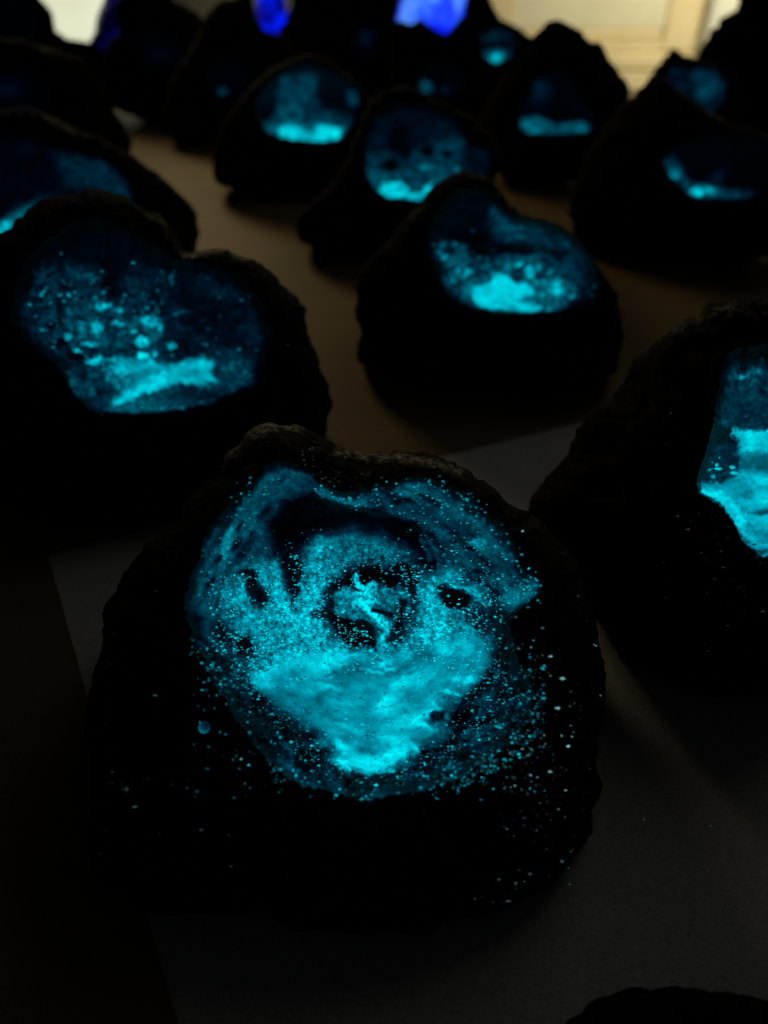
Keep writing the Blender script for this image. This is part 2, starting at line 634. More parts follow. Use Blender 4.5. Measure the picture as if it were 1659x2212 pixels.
# ---- the front rock ------------------------------------------------------------
A_SIL = [(600, 915), (560, 926), (505, 975), (450, 1030), (405, 1095), (330, 1165), (240, 1290), (215, 1400), (200, 1500),
         (195, 1640), (190, 1750), (183, 1850), (220, 1900), (320, 1955), (450, 1975), (600, 1985), (700, 2015), (780, 2027),
         (900, 2015), (1050, 1975), (1150, 1930), (1240, 1860), (1275, 1780), (1290, 1650), (1303, 1500), (1300, 1400),
         (1290, 1300), (1250, 1210), (1150, 1115), (1095, 1085), (1010, 1025), (940, 990), (870, 983), (790, 985), (735, 970),
         (700, 945), (650, 917)]
A_OPEN = [(578, 1000), (612, 990), (655, 1005), (690, 1038), (740, 1068), (790, 1050), (850, 1040), (930, 1033), (985, 1055),
          (1040, 1095), (1095, 1150), (1118, 1185), (1122, 1220), (1168, 1255), (1178, 1275), (1145, 1305), (1106, 1325),
          (1100, 1360), (1115, 1420), (1150, 1480), (1150, 1545), (1105, 1605), (1045, 1650), (960, 1695), (880, 1716), (800, 1727),
          (720, 1714), (640, 1695), (580, 1645), (530, 1585), (480, 1505), (430, 1410), (410, 1340), (400, 1290), (428, 1215),
          (442, 1160), (480, 1100), (545, 1050)]
POOL = [(552, 1465), (600, 1430), (680, 1410), (740, 1407), (830, 1412), (900, 1402), (960, 1375), (1010, 1360), (1050, 1390),
        (1045, 1430), (1010, 1480), (960, 1505), (925, 1545), (950, 1575), (915, 1605), (870, 1640), (800, 1672), (745, 1643),
        (700, 1585), (640, 1535), (580, 1500)]
A_SAND = [(460, 1300), (520, 1215), (600, 1205), (640, 1210), (690, 1172), (830, 1170), (925, 1240), (1000, 1255), (1060, 1290), (1060, 1400), (900, 1410), (560, 1460), (480, 1400)]
A_OPS = [
    ('f', .05),
    ('e', 640, 1045, 60, 50, 0, .26, .6, .6), ('p', [(560, 1130), (600, 1090), (670, 1068), (800, 1070), (900, 1090), (960, 1160), (990, 1250), (925, 1250), (830, 1190), (700, 1190), (640, 1230), (572, 1190)], .03, 16, .9),  # dark patch: shade under the overhanging rim put into the glow level
    # outer shelf, left side and right side
    ('p', [(585, 985), (660, 1000), (680, 1060), (610, 1085), (570, 1130), (590, 1170), (560, 1260), (520, 1420), (440, 1400), (400, 1330), (430, 1200), (480, 1095)], .36, 16, .45),
    ('p', [(610, 985), (665, 1010), (740, 1070), (850, 1040), (940, 1030), (1060, 1100), (1125, 1190), (1180, 1270), (1100, 1330), (1080, 1300), (1000, 1260), (950, 1235), (932, 1190), (900, 1130), (800, 1100), (700, 1076), (640, 1050)], .35, 6, .45, 10),
    ('e', 520, 1150, 30, 55, 35, .44, .5), ('e', 487, 1188, 14, 22, 20, .62, .6), ('e', 490, 1150, 14, 18, 10, .58, .6),
    ('l', [(700, 1065), (780, 1090), (840, 1085)], 8, .48, 8),
    ('l', [(930, 1090), (1010, 1120), (1060, 1175), (1140, 1230)], 5, .46, 8),
    ('l', [(860, 1060), (940, 1075), (1010, 1115)], 6, .42, 8),
    ('e', 1035, 1177, 24, 10, 12, .58, .5), ('e', 1118, 1290, 34, 18, -20, .52, .6),
    ('e', 1015, 1190, 18, 4, 10, .04, .5), ('e', 870, 1085, 24, 7, 0, .08, .5), ('e', 1100, 1160, 16, 30, -20, .22, .6),
    # deep dark roof of the hollow
    ('l', [(905, 1165), (925, 1190), (930, 1215)], 5, .30, 5),
    # wall of sand
    ('p', [(440, 1300), (500, 1215), (560, 1190), (640, 1190), (690, 1155), (760, 1140), (830, 1150), (880, 1202), (925, 1245),
           (990, 1250), (1060, 1270), (1075, 1320), (1060, 1440), (1080, 1500), (1000, 1600), (860, 1660), (740, 1640), (600, 1540), (500, 1440)], .40, 26, .5),
    ('p', [(480, 1290), (540, 1225), (590, 1225), (620, 1300), (650, 1290), (690, 1190), (760, 1172), (830, 1180), (720, 1250), (690, 1320), (720, 1380),
           (760, 1405), (900, 1400), (885, 1330), (905, 1260), (960, 1238), (1000, 1262), (985, 1310), (1010, 1350), (1050, 1390), (1000, 1430), (560, 1460), (545, 1400), (480, 1345)], .63, 26, .35),
    ('l', [(585, 1240), (615, 1310), (640, 1420)], 22, .72, 20, .2), ('l', [(700, 1195), (668, 1300), (660, 1420)], 24, .74, 22, .2), ('l', [(760, 1185), (700, 1230)], 16, .62, 20, .3),
    ('l', [(965, 1255), (945, 1320), (930, 1410)], 24, .76, 20, .2), ('l', [(500, 1320), (540, 1370), (590, 1400)], 16, .64, 22, .3), ('l', [(640, 1400), (740, 1420), (900, 1415)], 26, .68, 26, .2),
    ('e', 545, 1262, 14, 26, 15, .06, .5), ('e', 556, 1290, 20, 22, 0, .10, .5), ('e', 535, 1240, 16, 8, 0, .1, .5),
    ('p', [(596, 1180), (642, 1175), (655, 1240), (632, 1318), (612, 1250)], .12, 9, .5),
    ('e', 505, 1330, 22, 30, 0, .5, .6), ('e', 520, 1400, 26, 22, 30, .08, .6), ('e', 480, 1370, 28, 16, 60, .12, .6),
    ('e', 790, 1180, 60, 10, 0, .5, .8), ('e', 800, 1200, 90, 16, 0, .52, .8),
    # dark ring round the mound
    ('e', 800, 1308, 96, 88, 0, .02, .26, .5, 26),
    ('p', [(668, 1322), (705, 1308), (730, 1330), (720, 1345), (690, 1335)], .14, 6),
    ('e', 868, 1232, 26, 12, 20, .04, .4), ('e', 895, 1252, 14, 14, 0, .04, .4),
    ('p', [(738, 1268), (752, 1262), (772, 1280), (812, 1262), (868, 1266), (892, 1300), (880, 1330), (855, 1345), (846, 1375), (858, 1420), (820, 1412), (806, 1360), (780, 1345), (745, 1350), (718, 1320), (722, 1285)], .52, 8, .4),
    ('l', [(768, 1246), (774, 1266), (790, 1272), (806, 1260)], 7, .84, 4, .1, 3),
    ('p', [(765, 1275), (812, 1272), (816, 1300), (800, 1310), (780, 1300)], .80, 6, .2),
    ('l', [(772, 1300), (795, 1318), (822, 1336), (838, 1362), (832, 1402)], 11, .92, 7, .12, 8),
    ('l', [(805, 1318), (840, 1326), (868, 1340)], 5, .06, 4, .3, 5), ('e', 868, 1312, 10, 18, 0, .10, .5),
    ('p', [(712, 1318), (735, 1335), (770, 1345), (800, 1352), (820, 1390), (805, 1402), (760, 1388), (730, 1368)], .02, 6, .4, 8),
    ('e', 855, 1372, 18, 22, 0, .20, .5),
    # the hole on the right with its lit ring
    ('e', 992, 1288, 48, 34, 10, .45, .3), ('e', 988, 1292, 30, 24, 0, .02, .25, .2, 8), ('e', 960, 1276, 12, 14, 0, .15, .5),
    ('l', [(985, 1264), (1018, 1272), (1040, 1296)], 7, .70, 5),
    ('p', [(1000, 1325), (1080, 1310), (1090, 1360), (1060, 1400), (1020, 1360)], .22, 12),
    # lower slopes
    ('p', [(430, 1400), (500, 1440), (560, 1500), (640, 1560), (720, 1640), (745, 1690), (640, 1700), (520, 1600)], .17, 12, 1.6),
    ('l', [(470, 1450), (540, 1560), (620, 1650), (760, 1705)], 9, .26, 14, 1.5),
    ('p', [(1060, 1440), (1160, 1500), (1130, 1590), (1000, 1690), (880, 1700), (860, 1650), (960, 1590), (1000, 1510)], .18, 18, 1.7),
    ('e', 1040, 1545, 40, 24, 0, .30, .6), ('e', 960, 1660, 40, 14, -10, .28, .7), ('p', [(1070, 1330), (1110, 1330), (1160, 1450), (1180, 1560), (1110, 1500), (1060, 1440)], .02, 14), ('l', [(412, 1340), (440, 1430), (520, 1560), (570, 1620)], 22, .035, 18, 1.5),
    ('l', [(600, 1680), (700, 1706), (800, 1716), (900, 1708), (1010, 1672)], 12, .30, 7, .7, 4),
    ('e', 820, 1702, 30, 9, 0, .14, .5), ('e', 560, 1560, 34, 12, 35, .05, .5), ('e', 660, 1620, 40, 10, 30, .06, .5),
    # the pool of resin and its veils
    ('p', POOL, .68, 26, .22, 24),
    ('l', [(556, 1466), (600, 1438), (660, 1424), (740, 1420)], 9, .86, 14, .15), ('e', 700, 1432, 40, 16, -12, .90, .8),
    ('e', 570, 1475, 22, 16, 20, .84, .8), ('e', 630, 1470, 50, 14, 0, .68, .8), ('e', 610, 1500, 24, 12, 0, .5, .8),
    ('e', 980, 1400, 44, 18, 10, .84, .8), ('e', 960, 1445, 60, 12, -18, .62, .8), ('e', 890, 1430, 50, 8, -30, .56, .8),
    ('e', 880, 1475, 60, 14, -20, .84, .8), ('e', 800, 1500, 40, 30, 0, .66, .8), ('e', 790, 1540, 30, 36, 20, .66, .8),
    ('e', 835, 1525, 24, 20, 0, .90, .8), ('e', 890, 1555, 44, 14, -14, .90, .8), ('e', 855, 1600, 30, 22, 0, .80, .8),
    ('e', 800, 1590, 10, 40, 8, .62, .8), ('e', 750, 1620, 40, 12, 38, .92, .7), ('e', 805, 1650, 50, 15, -6, .97, .7),
    ('e', 850, 1630, 36, 14, -30, .95, .7), ('l', [(735, 1662), (800, 1670), (850, 1664)], 4, .70, 4),
    ('e', 940, 1545, 20, 12, -40, .12, .6), ('e', 920, 1500, 30, 10, -20, .7, .7), ('e', 1050, 1410, 18, 30, 0, .55, .8),
]
def lumps(ops, box, poly, n, seed, size, lvl, rot=(-50, 50), asp=(.4, .9), soft=.5):
    r = np.random.default_rng(seed)
    while n:
        x, y = r.uniform(box[0], box[2]), r.uniform(box[1], box[3])
        if sdf_poly(np.array([x]), np.array([y]), poly)[0] > 0:
            a = r.uniform(*size)
            ops.append(('e', x, y, a, a * r.uniform(*asp), r.uniform(*rot), r.uniform(*lvl), soft, .2, 9))
            n -= 1


LL = [(415, 1330), (500, 1440), (560, 1500), (640, 1560), (720, 1640), (800, 1700), (800, 1722), (700, 1712), (590, 1660), (520, 1590), (440, 1450)]
LR = [(1060, 1440), (1160, 1470), (1150, 1560), (1060, 1645), (940, 1705), (820, 1722), (830, 1680), (900, 1640), (960, 1590), (1000, 1510)]
SH = [(650, 1000), (740, 1068), (850, 1040), (940, 1035), (1060, 1105), (1120, 1190), (1170, 1270), (1100, 1310), (1000, 1240), (950, 1200), (900, 1120), (800, 1095)]
ex = []
lumps(ex, (415, 1330, 800, 1720), LL, 46, 61, (7, 26), (.0, .06), (28, 60), (.22, .5), .6)
lumps(ex, (820, 1440, 1160, 1720), LR, 46, 62, (7, 26), (.0, .06), (-50, -10), (.22, .5), .6)
lumps(ex, (415, 1330, 800, 1720), LL, 22, 63, (4, 13), (.28, .42), (28, 60), (.25, .5), .7)
lumps(ex, (820, 1440, 1160, 1720), LR, 22, 64, (4, 13), (.28, .42), (-50, -10), (.25, .5), .7)
lumps(ex, (650, 1000, 1170, 1310), SH, 30, 65, (8, 26), (.12, .24), (10, 55), (.2, .4), .7)
lumps(ex, (650, 1000, 1170, 1310), SH, 16, 66, (8, 30), (.40, .50), (10, 55), (.12, .25), .8)
lumps(ex, (415, 1000, 600, 1330), [(585, 990), (480, 1100), (420, 1240), (420, 1330), (520, 1230), (600, 1080)], 16, 67, (8, 28), (.14, .24), (-75, -45), (.2, .4), .7)
ip = [k for k, o in enumerate(A_OPS) if o[0] == 'p' and o[1] is POOL][0]
A_OPS[ip:ip] = ex
veil = []
lumps(veil, (550, 1360, 1050, 1670), POOL, 26, 71, (12, 46), (.50, .62), (-60, 50), (.15, .35), .9)
lumps(veil, (550, 1360, 1050, 1670), POOL, 22, 72, (12, 44), (.80, .93), (-60, 50), (.12, .3), .9)
A_OPS[ip + len(ex) + 1:ip + len(ex) + 1] = veil
rA = Rock(A_SIL, A_OPEN, (800, 1400), (760, 2027), .034, .062, .13, 3, nang=720)
tA = empty('glowing_rock', rA.B, "large black rock at front on white paper, cavity holding a glowing pool and mound", 'rock', GROUP)


def a_extra(x, y, g):
    e = -.016 * sst(0, 12, sdf_poly(x, y, [(572, 1120), (598, 1070), (650, 1058), (720, 1082), (800, 1104), (870, 1116), (912, 1150), (950, 1225), (880, 1200), (830, 1168), (760, 1158), (690, 1172), (600, 1190)]))
    r = np.hypot((x - 800) / 95, (y - 1308) / 82)
    e = e - .010 * np.exp(-((r - .85) / .22) ** 2) + .010 * np.exp(-(r / .55) ** 2)
    e = e - .012 * np.exp(-(np.hypot((x - 988) / 28, (y - 1292) / 23) / .9) ** 2)
    e = e - .006 * sst(0, 15, sdf_poly(x, y, POOL))
    return e + .0012 * fbm(x / 7, y / 7, 91, 3)


rA.body('rock_body', tA, M_ROCK, 60, 26, [
    ('f', 0), ('l', [(545, 935), (575, 922), (610, 916), (640, 920)], 11, .95, 10), ('l', [(480, 995), (520, 955), (550, 935)], 8, .6, 12),
    ('l', [(735, 978), (800, 988), (860, 990), (930, 995), (990, 1020)], 8, .8, 8), ('e', 865, 985, 14, 6, 0, 1, .6)], tA.location)
rA.hollow(tA, A_OPS, 330, 1100,
          [('resin_pool', POOL),
           ('rim_shelf', [(585, 960), (665, 985), (740, 1060), (850, 1020), (950, 1020), (1070, 1090), (1140, 1180), (1200, 1280), (1090, 1345), (1070, 1290), (1000, 1255), (950, 1240), (930, 1190), (905, 1135), (800, 1096), (700, 1074), (640, 1055), (600, 1075), (572, 1120), (575, 1180), (540, 1210), (470, 1300), (440, 1400), (390, 1340), (420, 1200), (470, 1090)]),
           ('sand_mound', [(738, 1262), (770, 1238), (812, 1256), (868, 1262), (896, 1300), (880, 1335), (850, 1350), (840, 1400), (806, 1365), (780, 1347), (745, 1352), (715, 1320), (720, 1285)])],
          [M_WALL, M_POOL, M_WALL, M_WALL], tA.location, a_extra, swirl=True, nsc=22, fade=(.014, .03), micro=.42, msc=7, mmask=A_SAND)

# grains of glow sand
G = []
x, y, r = scatter(40000, (430, 1140, 1110, 1480), [('f', 0),
    ('p', [(470, 1290), (540, 1220), (640, 1210), (690, 1172), (830, 1170), (925, 1240), (1000, 1255), (1060, 1290), (1060, 1400), (1000, 1440), (840, 1430), (700, 1450), (560, 1480), (480, 1400)], .34, 46),
    ('p', [(572, 1120), (720, 1082), (912, 1150), (940, 1225), (830, 1172), (690, 1175), (600, 1195)], .02, 8),
    ('e', 800, 1308, 96, 88, 0, .05, .2), ('e', 795, 1300, 62, 46, 0, .26, .6), ('e', 770, 1372, 45, 16, 20, .35, .4), ('e', 860, 1310, 25, 50, 0, .25, .5),
    ('e', 990, 1290, 30, 24, 0, .06, .3), ('e', 550, 1275, 20, 34, 10, .05, .5), ('e', 624, 1250, 20, 50, 0, .06, .5), ('e', 470, 1360, 26, 30, 0, .08, .5)], 11, 15, 1.3)
G.append((x, y, r.uniform(.7, 2.0, len(x)), np.clip(.48 + .50 * r.beta(1.7, 1.7, len(x)) - .15 * (y < 1220), .3, 1)))
x, y, r = scatter(30000, (400, 1380, 1180, 1730), [('f', .02),
    ('l', [(440, 1380), (500, 1470), (600, 1560), (700, 1640), (790, 1690)], 34, .22, 16), ('l', [(600, 1665), (800, 1700)], 20, .12, 10),
    ('p', [(1060, 1420), (1180, 1480), (1170, 1600), (1060, 1690), (880, 1710), (830, 1680), (950, 1590), (1000, 1500)], .24, 16), ('p', POOL, .09, 10)], 12, 16)
G.append((x, y, (.6 + 2.3 * r.beta(1, 2.6, len(x))), .30 + .62 * r.beta(1.3, 1.8, len(x))))
x, y, r = scatter(20000, (540, 1020, 1180, 1330), [('f', .0),
    ('p', [(640, 1010), (740, 1060), (850, 1035), (950, 1030), (1060, 1095), (1125, 1190), (1180, 1270), (1100, 1330), (1000, 1255), (930, 1190), (900, 1130), (700, 1075)], .10, 10),
    ('l', [(690, 1062), (760, 1086), (840, 1092)], 8, .35, 6), ('e', 1115, 1285, 45, 26, -10, .35, .5), ('e', 1038, 1178, 24, 10, 10, .6, .5)], 13, 14)
G.append((x, y, r.uniform(.9, 1.9, len(x)), r.uniform(.40, .9, len(x))))
x, y, r = scatter(1300, (430, 1030, 620, 1330), [('f', 0), ('l', [(560, 1040), (500, 1130), (450, 1250)], 34, .3, 16)], 14, 16)
G.append((x, y, r.uniform(1.0, 2.2, len(x)), r.uniform(.45, .8, len(x))))
x, y, rad, gl = (np.concatenate(v) for v in zip(*G))
rA.grains('glowing_grains', tA, x, y, rad, gl, M_GRAIN, tA.location, .0012)
# stray grains on the black outside of the rock
G = []
x, y, r = scatter(9000, (1020, 1240, 1330, 1800), [('f', 0.0), ('p', [(1040, 1330), (1110, 1340), (1180, 1420), (1240, 1560), (1200, 1680), (1100, 1690), (1120, 1560)], .19, 46),
    ('l', [(1245, 1215), (1262, 1300), (1300, 1420), (1298, 1520)], 12, .18, 12)], 21, 10)
G.append((x, y, (.6 + 2.2 * r.beta(1, 2.4, len(x))), np.clip(r.beta(1.1, 1.9, len(x)), .12, 1)))
x, y, r = scatter(5200, (1020, 1600, 1300, 1960), [('f', .02), ('p', [(1040, 1640), (1200, 1660), (1200, 1800), (1100, 1790)], .20, 30), ('l', [(1030, 1960), (1120, 1920), (1240, 1840), (1280, 1740)], 14, .10, 12)], 22, 10)
G.append((x, y, (.6 + 2.2 * r.beta(1, 2.4, len(x))), .1 + .7 * r.beta(1, 2.2, len(x))))
x, y, r = scatter(5000, (190, 1120, 620, 1900), [('f', .008), ('e', 280, 1690, 50, 24, 10, .30, .6), ('e', 200, 1805, 30, 40, 0, .22, .6), ('l', [(430, 1420), (480, 1520), (560, 1640)], 30, .05, 20)], 23, 10)
G.append((x, y, r.uniform(1.0, 2.4, len(x)), .08 + .5 * r.beta(1, 2, len(x))))
x, y, r = scatter(1600, (620, 950, 900, 1050), [('f', 0), ('l', [(640, 975), (720, 1030), (800, 1040)], 22, .22, 12)], 24, 10)
G.append((x, y, r.uniform(.8, 1.8, len(x)), r.uniform(.15, .55, len(x))))
k = [(1129, 1147), (1247, 1220), (441, 1571), (1227, 1611), (521, 1640), (335, 1503), (1205, 1530), (1215, 1466), (292, 1743), (1213, 1861), (1145, 1888), (1098, 1946), (1010, 1975)]
G.append((np.array([p[0] for p in k], float), np.array([p[1] for p in k], float), np.full(len(k), 3.0), np.array([.95, .9, .1, .95, .9, .6, .8, .8, .6, .5, .5, .5, .3])))
x, y, rad, gl = (np.concatenate(v) for v in zip(*G))
rho, rs, ro = rA.rr(x, y)
ok = (rho > ro) & (rho < rs * .985)
rA.grains('stray_grains', tA, x[ok], y[ok], rad[ok], gl[ok], M_PALE, tA.location, .0008)

# the single round bead stuck to the left of the opening
import bmesh
bm = bmesh.new()
bmesh.ops.create_icosphere(bm, subdivisions=3, radius=.0021)
me = bpy.data.meshes.new('glowing_bead')
bm.to_mesh(me)
bm.free()
a = me.attributes.new('glow', 'FLOAT', 'POINT')
a.data.foreach_set('value', np.array([.50 + .26 * (-v.co.z / .0021) - .16 * v.co.x / .0021 for v in me.vertices], np.float32))  # bead shading put into its glow, dark above, brighter at lower left
me.materials.append(M_GRAIN)
me.polygons.foreach_set('use_smooth', [True] * len(me.polygons))
bead = bpy.data.objects.new('glowing_bead', me)
C.objects.link(bead)
bp = rA.place(np.array([441.]), np.array([1571.]), rA.height(np.array([441.]), np.array([1571.])) + .001)[0]
bead.parent = tA
bead.location = bp - rA.B


# ---- every other hollow rock ------------------------------------------------------------
def rock(label, sil, base, c, opening=None, ops=None, pool=None, seed=1, Hr=.02, Dc=.035, Db=.10, nang=240, res=(70, 260), pale=None,
         mats=(None, None), grains=None, warp=8, wscale=30, group=GROUP, name='glowing_rock', mat=None, fade=(.03, .16), swirl=False, nsc=22, micro=.35, msc=7):
    R = Rock(sil, opening, c, base, Hr, Dc, Db, seed, nang=nang)
    t = empty(name, R.B, label, 'rock' if name.endswith('rock') else 'crystal', group)
    R.body('rock_body' if mat is None else 'crystal_body', t, mat or M_ROCK, 26, 14, pale, t.location)
    if opening is not None:
        R.hollow(t, ops, res[0], res[1], [('resin_pool', pool)] if pool else [], [mats[0] or M_FAR, mats[1] or M_FAR], t.location, None, warp, wscale, 'glowing_hollow', swirl, nsc, fade, micro, msc)
        if grains:
            for nm, (n, box, dens, rr, gg, gm) in grains.items():
                x, y, r = scatter(n, box, dens, seed + 40, 14)
                rho, rs, ro = R.rr(x, y)
                ok = rho < (rs * .97 if nm == 'stray_grains' else ro * .96)
                x, y = x[ok], y[ok]
                R.grains(nm, t, x, y, r.uniform(*rr, len(x)), r.uniform(*gg, len(x)), gm, t.location, .0012)
    return R, t


def q4(pts):   # points read off the enlarged left rock
    return [(x * .463, 384 + y * .463) for x, y in pts]


M_MID = glow_material("glow_paint_mid", .6, 320, .6)
B_POOL = q4([(560, 850), (700, 850), (800, 880), (880, 840), (960, 835), (1000, 860), (985, 910), (1010, 940), (960, 972), (860, 970), (800, 955),
             (750, 990), (640, 1020), (580, 1030), (545, 1060), (520, 1040), (600, 985), (680, 950), (560, 900)])
bops = [('f', .09),
        ('p', q4([(600, 380), (820, 400), (1000, 440), (1180, 560), (1230, 720), (1200, 900), (1080, 1000), (900, 1080), (760, 880), (740, 600)]), .19, 16, .6),
        ('e', 410, 645, 34, 16, 20, .09, .6), ('e', 452, 675, 40, 36, 0, .12, .7),
        ('p', q4([(90, 560), (150, 430), (340, 380), (470, 430), (560, 560), (700, 520), (760, 640), (770, 860), (560, 860), (350, 870), (160, 760), (70, 700)]), .25, 14, .8),
        ('e', 240, 610, 18, 30, 15, .06, .6), ('e', 290, 620, 30, 34, 0, .27, .8), ('e', 185, 598, 26, 10, 10, .34, .7),
        ('p', q4([(300, 580), (520, 560), (760, 640), (780, 860), (420, 860), (290, 760)]), .34, 14, .7),
        ('p', q4([(400, 850), (800, 830), (1080, 820), (1170, 860), (1190, 960), (1080, 1010), (900, 1085), (720, 1105), (500, 1095), (330, 1010), (310, 900)]), .31, 14, .7),
        ('p', q4([(500, 1030), (760, 1010), (900, 1080), (720, 1108), (500, 1098)]), .44, 10),
        ('e', 500, 800, 34, 34, 0, .34, .8), ('e', 435, 853, 60, 8, -8, .22, .8),
        ('p', q4([(560, 850), (800, 870), (800, 960), (560, 1010), (480, 900)]), .56, 10)]
for (x, y, rx, ry, l) in [(480, 600, 34, 20, .76), (550, 615, 26, 16, .62), (700, 670, 46, 26, .68), (740, 700, 14, 14, .7), (450, 700, 30, 32, .72), (555, 685, 28, 14, .66),
                          (665, 765, 34, 24, .80), (665, 830, 28, 20, .98), (430, 780, 42, 12, .7), (365, 808, 22, 12, .8), (440, 858, 44, 22, .78),
                          (320, 742, 16, 16, .72), (800, 785, 24, 20, .72), (720, 822, 16, 20, .66), (625, 720, 14, 12, .72), (375, 690, 16, 22, .58),
                          (840, 630, 34, 8, .42), (950, 775, 20, 6, .5), (575, 548, 10, 10, .6), (400, 460, 40, 14, .42), (430, 480, 12, 10, .5), (820, 440, 12, 8, .5),
                          (800, 480, 14, 24, .4), (735, 493, 8, 8, .5), (278, 545, 10, 8, .6), (252, 608, 8, 6, .5), (530, 850, 40, 14, .66), (1100, 880, 30, 24, .42)]:
    bops.append(('e', x * .463, 384 + y * .463, rx * .463, ry * .463, 0, l, .45, .15, 9))
bops += [('e', 137, 742, 10, 8, 0, .03, .5), ('e', 169, 772, 12, 8, 0, .03, .5), ('p', B_POOL, .76, 8, .3, 15), ('e', 330, 800, 40, 7, -20, .60, .8), ('e', 290, 812, 30, 6, -10, .56, .8), ('e', 400, 800, 30, 5, 10, .62, .8), ('e', 425, 785, 30, 10, 0, .80, .8), ('l', q4([(545, 1045), (640, 1000), (760, 950)]), 8, .88, 8, .1, 6),
         ('e', 330, 793, 30, 6, 0, .74, .7)]
def q5(pts):
    return [(658.3 + x * .463, 329 + y * .463) for x, y in pts]


C_POOL = q5([(780, 632), (880, 605), (875, 560), (940, 568), (990, 612), (1060, 625), (1072, 660), (1005, 690), (1110, 722), (1080, 742), (960, 742), (830, 724), (780, 690)])
B_BED = q4([(300, 470), (480, 520), (740, 560), (790, 860), (560, 870), (330, 850), (150, 720), (120, 560)])
i = len(bops)
lumps(bops, (50, 560, 380, 800), B_BED, 46, 3, (2.5, 7), (.40, .72))
lumps(bops, (50, 560, 380, 800), B_BED, 26, 4, (3, 8), (.03, .10))
lumps(bops, (60, 480, 580, 880), q4([(150, 380), (900, 420), (1180, 600), (1200, 950), (800, 1080), (350, 1000), (90, 650)]), 34, 5, (1.5, 4), (.34, .52))
bops = bops[:7] + bops[i:] + bops[7:i]
rock("wide hollow black rock at left, scattered cyan lumps above a streaked glowing pool",
     [(200, 412), (280, 430), (350, 470), (400, 548), (440, 545), (490, 535), (545, 565), (610, 612), (645, 645), (668, 730), (695, 790),
      (722, 870), (715, 950), (650, 1040), (500, 1100), (300, 1130), (120, 1120), (-20, 1080), (-80, 900), (-70, 600), (0, 510), (80, 440), (140, 415)],
     (300, 1130), (300, 720),
     [(30, 640), (50, 560), (110, 510), (160, 475), (220, 468), (330, 530), (380, 560), (450, 570), (520, 598), (560, 650), (590, 720), (575, 790),
      (562, 832), (500, 856), (450, 880), (340, 895), (200, 892), (160, 855), (125, 790), (60, 742), (20, 690)],
     bops, B_POOL, 31, .030, .05, .12, 420, (170, 600),
     [('f', 0), ('l', [(400, 552), (440, 546), (490, 536), (530, 552)], 7, .95, 7), ('e', 395, 545, 20, 6, 0, .3, .6), ('l', [(320, 470), (350, 480)], 6, .2, 6)],
     (M_MID, M_POOL), {
         'glowing_grains': (2600, (30, 500, 580, 900), [('f', .02), ('p', q4([(60, 500), (480, 420), (760, 600), (780, 880), (350, 880), (70, 720)]), .16, 20), ('l', q4([(700, 1100), (900, 1080), (1100, 1020)]), 10, .25, 8), ('e', 540, 800, 40, 60, 0, .15, .6)], (1.4, 3.6), (.26, .6), M_GRAIN),
         'stray_grains': (900, (0, 600, 640, 920), [('f', .03)], (1.2, 2.4), (.1, .35), M_PALE)}, 12, 18)
cops = [('f', .09), ('p', q5([(880, 230), (940, 220), (960, 300), (1150, 330), (1250, 400), (1230, 470), (1020, 430), (900, 430), (840, 350)]), .30, 10, .5),
        ('p', q5([(660, 370), (850, 385), (900, 440), (1030, 430), (1020, 475), (840, 490), (760, 500)]), .03, 9),
        ('p', q5([(590, 480), (640, 420), (760, 430), (760, 500), (860, 480), (1100, 470), (1300, 560), (1330, 660), (1200, 745), (950, 745), (760, 710), (640, 640)]), .34, 12, .8),
        ('p', q5([(740, 610), (900, 560), (1100, 590), (1220, 630), (1200, 745), (860, 735), (730, 690)]), .48, 12),
        ('e', 1255, 560, 30, 40, 0, .24, .7), ('e', 1285, 615, 26, 36, 0, .14, .7), ('p', C_POOL, .86, 5, .1, 7)]
for (x, y, rx, ry, l) in [(1170, 632, 34, 34, .8), (1000, 524, 20, 14, .78), (1050, 560, 20, 34, .68), (1075, 600, 14, 12, .6), (1120, 600, 18, 10, .66), (1245, 676, 14, 12, .66),
                          (700, 430, 16, 12, .5), (640, 436, 12, 10, .45), (740, 525, 20, 10, .48), (670, 530, 16, 10, .46), (905, 510, 10, 14, .55), (1150, 740, 24, 10, .6),
                          (850, 580, 30, 8, .5), (1230, 520, 24, 30, .34), (1040, 680, 26, 14, .55), (970, 722, 20, 14, .66)]:
    cops.append(('e', 658.3 + x * .463, 329 + y * .463, rx * .463, ry * .463, 0, l, .5, .15, 7))
i = len(cops)
C_BED = q5([(620, 470), (760, 440), (900, 490), (1250, 500), (1310, 640), (1180, 730), (760, 690), (650, 620)])
lumps(cops, (940, 520, 1290, 670), C_BED, 24, 6, (3, 8), (.46, .66))
lumps(cops, (940, 520, 1290, 670), C_BED, 16, 7, (3, 9), (.10, .2))
j = 5
cops = cops[:j] + cops[i:] + cops[j:i]
